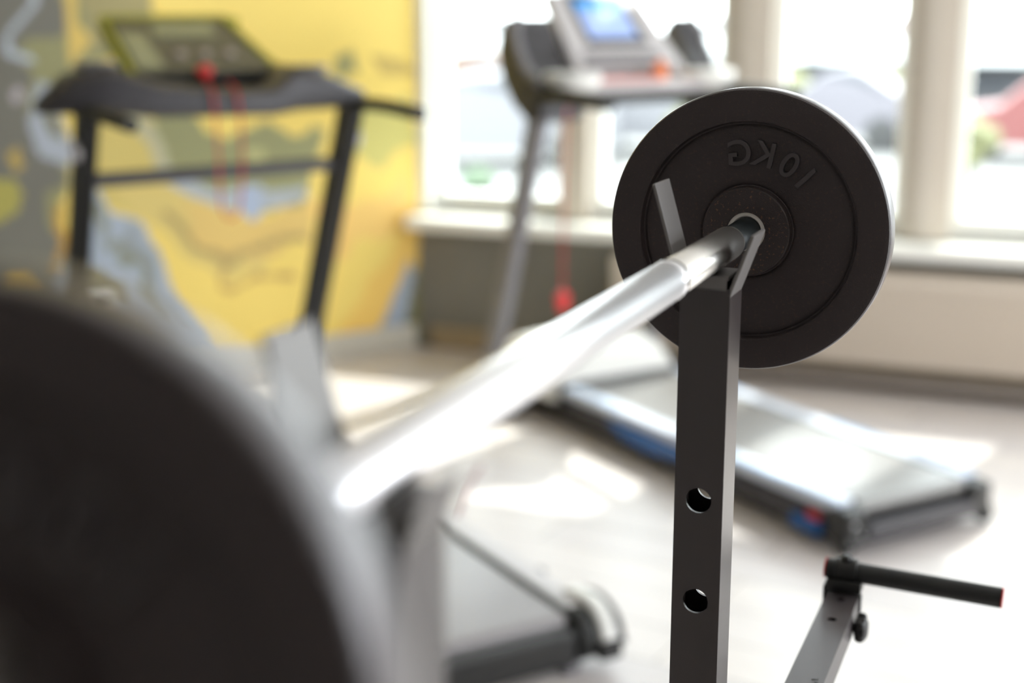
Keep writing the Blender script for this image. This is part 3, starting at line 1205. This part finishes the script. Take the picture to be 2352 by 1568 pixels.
# ---- left-hand treadmill (black, olive trim)
TLM = Matrix.Translation((-.160, 2.963, 0)) @ Matrix.Rotation(ta, 4, 'Z')
tl = thing('treadmill', 'black folding treadmill with olive console edges, before the yellow painted wall', 'treadmill', (-.160, 2.963, 0), ta, 'treadmills by the windows')
bm = NB()
for s in (-1, 1):
    box(bm, (s * .27, .90, .055), (.05, 1.93, .06), bev=.006)
box(bm, (0, .0, .05), (.6, .06, .04), bev=.006)
box(bm, (0, 1.85, .05), (.6, .08, .04), bev=.006)
box(bm, (0, .95, .08), (.5, 1.6, .012))
build('base_frame', bm, M['black_plastic'], tl)
build('running_belt', belt(-.30, .30, -.055, 1.65, .130, .022), M['belt_dark'], tl, smooth=40)
for s in (-1, 1):
    b1 = build('side_rail', rail_lofts(s * .348, -.03, 1.68, .085, .140, .062), M['silver_plastic'], tl)
    bm = NB()
    box(bm, (s * .313, .83, .130), (.014, 1.72, .018), bev=.003)
    build('rail_edge', bm, M['black_plastic'], b1)
    ec = NB()
    solid_lathe(ec, [(.02, s * .306), (.058, s * .312), (.064, s * .325), (.064, s * .35), (.056, s * .358)], 28, (0, -.045, .076), 'X')
    e1 = build('end_cap', ec, M['black_rubber'], tl, smooth=40)
    bm = NB()
    sweep(bm, smooth_path([(s * .375, .05, .135), (s * .38, -.03, .142), (s * .382, -.085, .12), (s * .382, -.115, .075)], 6), rectp(.045, .026, .004))
    build('cap_shell', bm, M['white_plastic'], e1, smooth=50)
    bm = NB()
    sweep(bm, smooth_path([(s * .406, .02, .135), (s * .408, -.035, .142), (s * .408, -.095, .117), (s * .408, -.125, .065)], 6), rectp(.012, .032, .003))
    build('cap_edge', bm, M['black_rubber'], e1, smooth=50)
    bm = NB()
    box(bm, (s * .383, -.08, .05), (.06, .09, .045), bev=.01)
    build('cap_foot', bm, M['black_plastic'], e1)
    bm = NB()
    box(bm, (s * .30, -.06, .012), (.04, .05, .024), bev=.005)
    build('foot_pad', bm, M['grey_plastic'], tl)
bm = NB()
box(bm, (0, -.085, .066), (.60, .03, .085), bev=.01)
build('rear_bar', bm, M['black_plastic'], tl)
bm = NB()
box(bm, (.40, .24, .075), (.035, .03, .09), bev=.006)
build('side_knob', bm, M['grey_plastic'], tl)
build('motor_cover', motor_hood(-.33, .33, 1.66, 2.10, .06, .20), M['silver_plastic'], tl, smooth=60)
for s in (-1, 1):
    bm = NB()
    dirbox(bm, (s * .39, 1.92, .03), (s * .39, 1.30, 1.25), .05, .085)
    build('upright', bm, M['black_plastic'], tl)
    bm = NB()
    box(bm, (s * .39, 1.85, .03), (.06, .5, .045), bev=.01)
    build('upright_foot', bm, M['black_plastic'], tl)
    bm = NB()
    tube(bm, smooth_path([(s * .39, 1.30, 1.225), (s * .40, 1.12, 1.23), (s * .395, .86, 1.222)], 5), .02, 14)
    build('handlebar', bm, M['black_rubber'], tl, smooth=50)
    bm = NB()
    solid_lathe(bm, [(.012, s * .41), (.03, s * .412), (.03, s * .424), (.02, s * .43)], 20, (0, 1.35, 1.12), 'X')
    build('pivot_cap', bm, M['silver_plastic'], tl, smooth=40)
bm = NB()
dirbox(bm, (-.375, 1.40, 1.03), (.375, 1.40, 1.04), .03, .04)
build('cross_bar', bm, M['dark_plastic'], tl)
# tray beam between the uprights
bm = NB()
secs = [(-.50, 1.42, 1.235, .08, .03), (-.42, 1.40, 1.27, .22, .10), (-.32, 1.40, 1.285, .26, .13), (-.2, 1.38, 1.255, .24, .10), (0, 1.37, 1.24, .22, .075), (.14, 1.37, 1.24, .22, .08), (.22, 1.40, 1.275, .24, .13), (.32, 1.37, 1.262, .20, .095), (.42, 1.33, 1.24, .10, .05)]
rings = []
for x, y, z, dy, dz in secs:
    rings.append([bm.verts.new((x, y + a * dy / 2, z + b * dz / 2)) for a, b in ((-1, -.6), (-.7, -1), (.7, -1), (1, -.6), (1, .6), (.7, 1), (-.7, 1), (-1, .6))])
for A, B in zip(rings, rings[1:]):
    for j in range(8):
        bm.faces.new((A[j], A[(j + 1) % 8], B[(j + 1) % 8], B[j]))
bm.faces.new(rings[0]); bm.faces.new(rings[-1])
build('tray_beam', bm, M['dark_plastic'], tl, smooth=50)
for s, r in ((-1, .052), (1, .042)):
    bm = NB()
    lathe(bm, [(r, 1.285), (r + .008, 1.296), (r + .004, 1.302), (r - .006, 1.297), (r - .012, 1.27), (r - .014, 1.26), (r - .012, 1.255), (r, 1.26), (r, 1.285)], 28, (s * .29 - (.05 if s < 0 else 0), 1.38, .055 if s < 0 else .035), 'Z')
    build('cup_holder', bm, M['grey_plastic'], tl, smooth=50)
c0 = Vector((0, 1.44, 1.315)); c1 = Vector((0, 1.80, 1.475))
dr = (c1 - c0).normalized()
nn = Vector((0, -dr.z, dr.y))
cl = (c1 - c0).length


def hx(bm, x0, x1, v0, v1, d0, d1, x2=None, x3=None, bev=.002):
    x2 = x0 if x2 is None else x2
    x3 = x1 if x3 is None else x3
    hexa(bm, [cpt(x0, v0, d0), cpt(x1, v0, d0), cpt(x3, v1, d0), cpt(x2, v1, d0), cpt(x0, v0, d1), cpt(x1, v0, d1), cpt(x3, v1, d1), cpt(x2, v1, d1)], bev)


bm = NB()
hx(bm, -.225, .225, 0, cl, -.06, 0, -.215, .165, .012)
cons = build('console', bm, M['black_plastic'], tl)
bm = NB()
hx(bm, -.215, .215, cl - .022, cl + .006, -.05, .006, -.212, .162, .004)
hx(bm, -.232, -.214, .0, cl, -.04, .006, -.222, -.204, .004)
hx(bm, .214, .232, .0, cl, -.04, .006, .156, .174, .004)
build('olive_trim', bm, M['olive'], cons)
bm = NB()
hx(bm, -.205, .205, .015, cl - .025, -.002, .004, -.195, .15, .002)
build('face_panel', bm, M['console_face'], cons)
bm = NB()
hx(bm, -.09, .10, .245, .33, .002, .009)
build('display', bm, M['display'], cons)
for i in range(3):
    bm = NB()
    p = cpt(-.055 + i * .075, .12, .006)
    blob(bm, p, (.02, .018, .012), 3)
    build('button', bm, M['pink_grey'], cons, smooth=60)
bm = NB()
hx(bm, -.20, -.12, .04, .27, .002, .007)
build('grip_label', bm, M['display'], cons)
ky_ = Vector((-.022, 1.42, 1.312))
t = thing('safety_key', 'red safety key with a looped red cord hanging from the black treadmill console', 'safety key', TLM @ ky_, ta, 'red treadmill safety keys')
inv = (Matrix.Translation(TLM @ ky_) @ Matrix.Rotation(ta, 4, 'Z')).inverted() @ TLM
bm = NB()
pp = [(q[0] - .105, q[1], q[2]) for q in [(.06, 1.42, 1.33), (.05, 1.30, 1.30), (.05, 1.25, 1.26), (.055, 1.245, 1.1), (.055, 1.245, .97), (.07, 1.245, .925), (.09, 1.245, .92), (.11, 1.245, .95), (.125, 1.245, 1.1), (.12, 1.25, 1.26), (.115, 1.31, 1.30)]]
tube(bm, smooth_path([inv @ Vector(q) for q in pp], 6), .0035, 8)
build('cord', bm, M['red_cord'], t, smooth=60)
bm = NB()
blob(bm, (0, -.005, .012), (.024, .02, .02), 3)
build('clip', bm, M['red_plastic'], t, smooth=60)
# thin cable on the floor
bm = NB()
tube(bm, smooth_path([(-.105, 4.55, .006), (-.15, 4.30, .006), (-.165, 4.1, .006), (-.20, 3.97, .006), (-.215, 3.90, .006)], 8), .006, 8)
o = build('power_cable', bm, mat('mauve_cable', (150, 110, 112), .6), None, smooth=60)
tag(o, 'thin mauve power cable on the floor between the two treadmills', 'cable')


# ------------------------------------------------------------------ outside
GZ = -1.0
bm = NB()
box(bm, (0, 31, GZ - .1), (90, 49.5, .2))
struct('ground', bm, M['asphalt'], 'pale concrete yard outside the windows', 'ground')
bm = NB()
box(bm, (0, 150, -7.1), (400, 185, .2))
struct('field', bm, M['far_foliage'], 'green land beyond the yard', 'ground')


def car(label, px, Yl, m, length=4.1, rz=0.0):
    p = room_pt(px, 300, Yl)
    t = thing('car', label, 'car', W((p.x, Yl, GZ)), -YAW + rz, 'cars parked in the yard')
    Lh = length / 2
    prof = [(-Lh, .28), (-Lh, .62), (-Lh + .15, .80), (-Lh + .95, .92), (-Lh + 1.5, 1.40), (-Lh + 1.9, 1.48), (Lh - 1.2, 1.46), (Lh - .45, 1.0), (Lh - .08, .92), (Lh, .6), (Lh, .28)]
    bm = NB()
    vs_ = []
    for yy, sx in ((-.85, .97), (-.72, 1), (.72, 1), (.85, .97)):
        vs_.append([bm.verts.new((x * sx, yy if z < .95 else yy * .82, .28 + (z - .28) * sx)) for x, z in prof])
    for A, B in zip(vs_, vs_[1:]):
        for i in range(len(prof)):
            j = (i + 1) % len(prof)
            bm.faces.new((A[i], A[j], B[j], B[i]))
    bm.faces.new(vs_[0]); bm.faces.new(vs_[-1])
    build('body', bm, m, t, smooth=30)
    bm = NB()
    for s in (-1, 1):
        a = [(-Lh + 1.15, .95), (-Lh + 1.62, 1.36), (Lh - 1.25, 1.36), (Lh - .75, 1.0)]
        hexa(bm, [(x, s * .70 - .03, z) for x, z in a] + [(x, s * .70 + .05, z) for x, z in a])
    build('side_window', bm, M['car_glass'], t)
    for x in (-Lh + .75, Lh - .8):
        for s in (-1, 1):
            bm = NB()
            solid_lathe(bm, [(.2, s * .72), (.31, s * .73), (.31, s * .88), (.2, s * .9)], 20, (x, 0, .31), 'Y')
            build('wheel', bm, M['tyre'], t, smooth=40)
    return t


car('red car parked outside the rightmost window', 2450, 26, M['car_red'])
car('pale lilac car parked outside, between the two beige piers', 1925, 27, M['car_lilac'], 3.4)
car('white car parked outside, left of the silver treadmill console', 1130, 22, M['car_white'], 4.2, .3)
car('orange car farther off, seen left of the silver treadmill console', 1090, 33, M['car_orange'], 3.8)
car('white car parked outside, seen between console and weight plate', 1500, 25.0, M['car_white'], 3.6)


def shrub(label, px, py, Yl, r, m, rz=1.0, top=None):
    p = room_pt(px, py, Yl)
    t = thing('shrub', label, 'shrub', W((p.x, Yl, GZ)), 0, 'shrubs outside the windows')
    bm = NB()
    h = max(p.z - GZ, r)
    for k in range(6):
        blob(bm, (random.uniform(-.5, .5) * r, random.uniform(-.4, .4) * r, h * random.uniform(.55, .95)), (r * random.uniform(.5, .75),) * 2 + (r * random.uniform(.45, .6),), 3, .35, k, 2.5)
    build('foliage', bm, m, t, smooth=60)
    bm = NB()
    tube(bm, [(0, 0, 0), (.05, 0, h * .7)], .05, 8)
    build('stem', bm, M['bark'], t)
    return t


shrub('yellow-green shrub outside, just left of the right beige pier', 2010, 175, 31, .55, M['foliage_y'])
shrub('yellowish shrub outside, just right of the middle pier', 1820, 175, 31, .45, M['foliage_y'])
shrub('yellow-green shrub outside, low in the rightmost window', 2235, 290, 20, .35, M['foliage_y'])
shrub('green shrub outside, left of the silver treadmill console', 1175, 190, 26, .55, M['foliage'])
shrub('small green shrub low outside the first window', 1105, 385, 12.5, .22, M['foliage'])
shrub('yellow-green shrub outside, under the silver treadmill console', 1590, 225, 22.5, .45, M['foliage_y'])
# low white building along the yard
lb = thing('low_building', 'long low building with a white flat roof across the yard', 'building', W((0, 42, GZ)), -YAW)
zt = room_pt(1900, 92, 42).z - GZ
zb = room_pt(1900, 132, 42).z - GZ
bm = NB()
box(bm, (0, 0, (zt + zb) / 2), (70, 6, zt - zb))
build('roof', bm, M['roof_white'], lb)
bm = NB()
box(bm, (0, .6, zb / 2), (68, 4, zb))
build('wall', bm, M['wall_out'], lb)
for k in range(14):
    bm = NB()
    box(bm, (-30 + k * 4.6, -1.45, zb * .5), (1.8, .1, zb * .5))
    build('window', bm, M['car_glass'], lb)
# houses beyond
for k, (px, wdt, m_, lab) in enumerate(((2300, 9, 'house_pink', 'pinkish house roof far off in the rightmost window'), (1780, 6, 'house', 'pale house far off beside the middle pier'), (1090, 8, 'house', 'pale house far off in the first window'))):
    p = room_pt(px, 60, 75)
    h = thing('house', lab, 'house', W((p.x, 75, -7)), -YAW)
    hz = room_pt(px, 78, 75).z + 7
    bm = NB()
    box(bm, (0, 0, hz / 2), (wdt, 7, hz))
    build('wall', bm, M[m_], h)
    bm = NB()
    prism(bm, [(-3.9, hz), (3.9, hz), (0, hz + .9)], -wdt / 2 - .3, wdt / 2 + .3)
    build('roof', bm, M['house_pink'] if k == 0 else M['wall_out'], h)
# far trees
proto = None
trees = []
labs = {}
for k in range(16):
    px = 1000 + k * 92 + random.uniform(-6, 6)
    p = room_pt(px, random.uniform(38, 62), 110 + (4 if k % 2 else -4))
    t = thing('tree', 'rounded green tree in the distant line beyond the low white building', 'tree', W((p.x, p.y, -7)), random.uniform(0, 6), 'distant line of trees')
    h = p.z + 7
    bm = NB()
    for q in range(5):
        blob(bm, (random.uniform(-.5, .5), random.uniform(-1, 1), h - 1.9 + random.uniform(-1.2, .2)), (random.uniform(.9, 1.1), random.uniform(.9, 1.1), random.uniform(1.2, 1.7)), 3, .3, q + k, 2.5)
    build('crown', bm, M['far_foliage'], t, smooth=60)
    bm = NB()
    tube(bm, [(0, 0, 0), (0, 0, h - 2.5)], .25, 8)
    build('trunk', bm, M['bark'], t)

# ------------------------------------------------------------------ light
w = bpy.data.worlds.new('world')
SC.world = w
w.use_nodes = True
nt = w.node_tree
bg = nt.nodes['Background']
sky = nt.nodes.new('ShaderNodeTexSky')
sky.sky_type = 'HOSEK_WILKIE'
sky.turbidity = 4
sky.ground_albedo = .5
mx = nt.nodes.new('ShaderNodeMix')
mx.data_type = 'RGBA'
mx.inputs[0].default_value = .10
mx.inputs[6].default_value = (.93, .965, 1.0, 1)
nt.links.new(sky.outputs[0], mx.inputs[7])
nt.links.new(mx.outputs[2], bg.inputs['Color'])
bg.inputs['Strength'].default_value = 9.0

sd = (RM @ Vector((-.30, -.95, 0))).normalized()
el_ = math.radians(50)
dv = Vector((sd.x * math.cos(el_), sd.y * math.cos(el_), -math.sin(el_)))
sky.sun_direction = (-dv).normalized()
sl = bpy.data.lights.new('sun', 'SUN')
sl.energy = 7.0
sl.angle = math.radians(1.0)
sl.color = (1, .965, .92)
so = bpy.data.objects.new('sun', sl)
so.rotation_euler = dv.to_track_quat('-Z', 'Y').to_euler()
COL.objects.link(so)


def portal(c, nrm, wd, ht):
    l = bpy.data.lights.new('window_portal', 'AREA')
    l.shape = 'RECTANGLE'
    l.size = wd
    l.size_y = ht
    try:
        l.cycles.is_portal = True
    except Exception:
        return
    o = bpy.data.objects.new('window_portal', l)
    o.location = W(c)
    q = (RM.to_3x3() @ Vector(nrm)).to_track_quat('-Z', 'Z' if False else 'Y')
    o.rotation_euler = q.to_euler()
    COL.objects.link(o)


def rot_portal(c, nrm, wd, ht):
    l = bpy.data.lights.new('window_portal', 'AREA')
    l.shape = 'RECTANGLE'
    l.size = wd
    l.size_y = ht
    l.cycles.is_portal = True
    o = bpy.data.objects.new('window_portal', l)
    z = -(RM.to_3x3() @ Vector(nrm))       # lamp shines along -Z
    y = Vector((0, 0, 1))
    x = y.cross(z).normalized()
    m4 = Matrix((x, y, z)).transposed().to_4x4()
    m4.translation = W(c)
    o.matrix_world = m4
    COL.objects.link(o)


for (x0, x1) in openings:
    rot_portal(((x0 + x1) / 2, WY + WT + .02, (SILL + HEAD) / 2), (0, -1, 0), x1 - x0, HEAD - SILL)
rot_portal((RX + .22, 3.5, 1.66), (-1, 0, 0), 4.2, 1.92)

# ------------------------------------------------------------------ camera
cam = bpy.data.cameras.new('camera')
cam.lens = 50
cam.sensor_width = 36
cam.clip_start = .02
cam.clip_end = 600
cam.dof.use_dof = True
cam.dof.focus_distance = 1.19
cam.dof.aperture_fstop = 2.5
co = bpy.data.objects.new('camera', cam)
co.location = (0, 0, EYE)
co.rotation_euler = (PI / 2 - PITCH, 0, 0)
COL.objects.link(co)
SC.camera = co
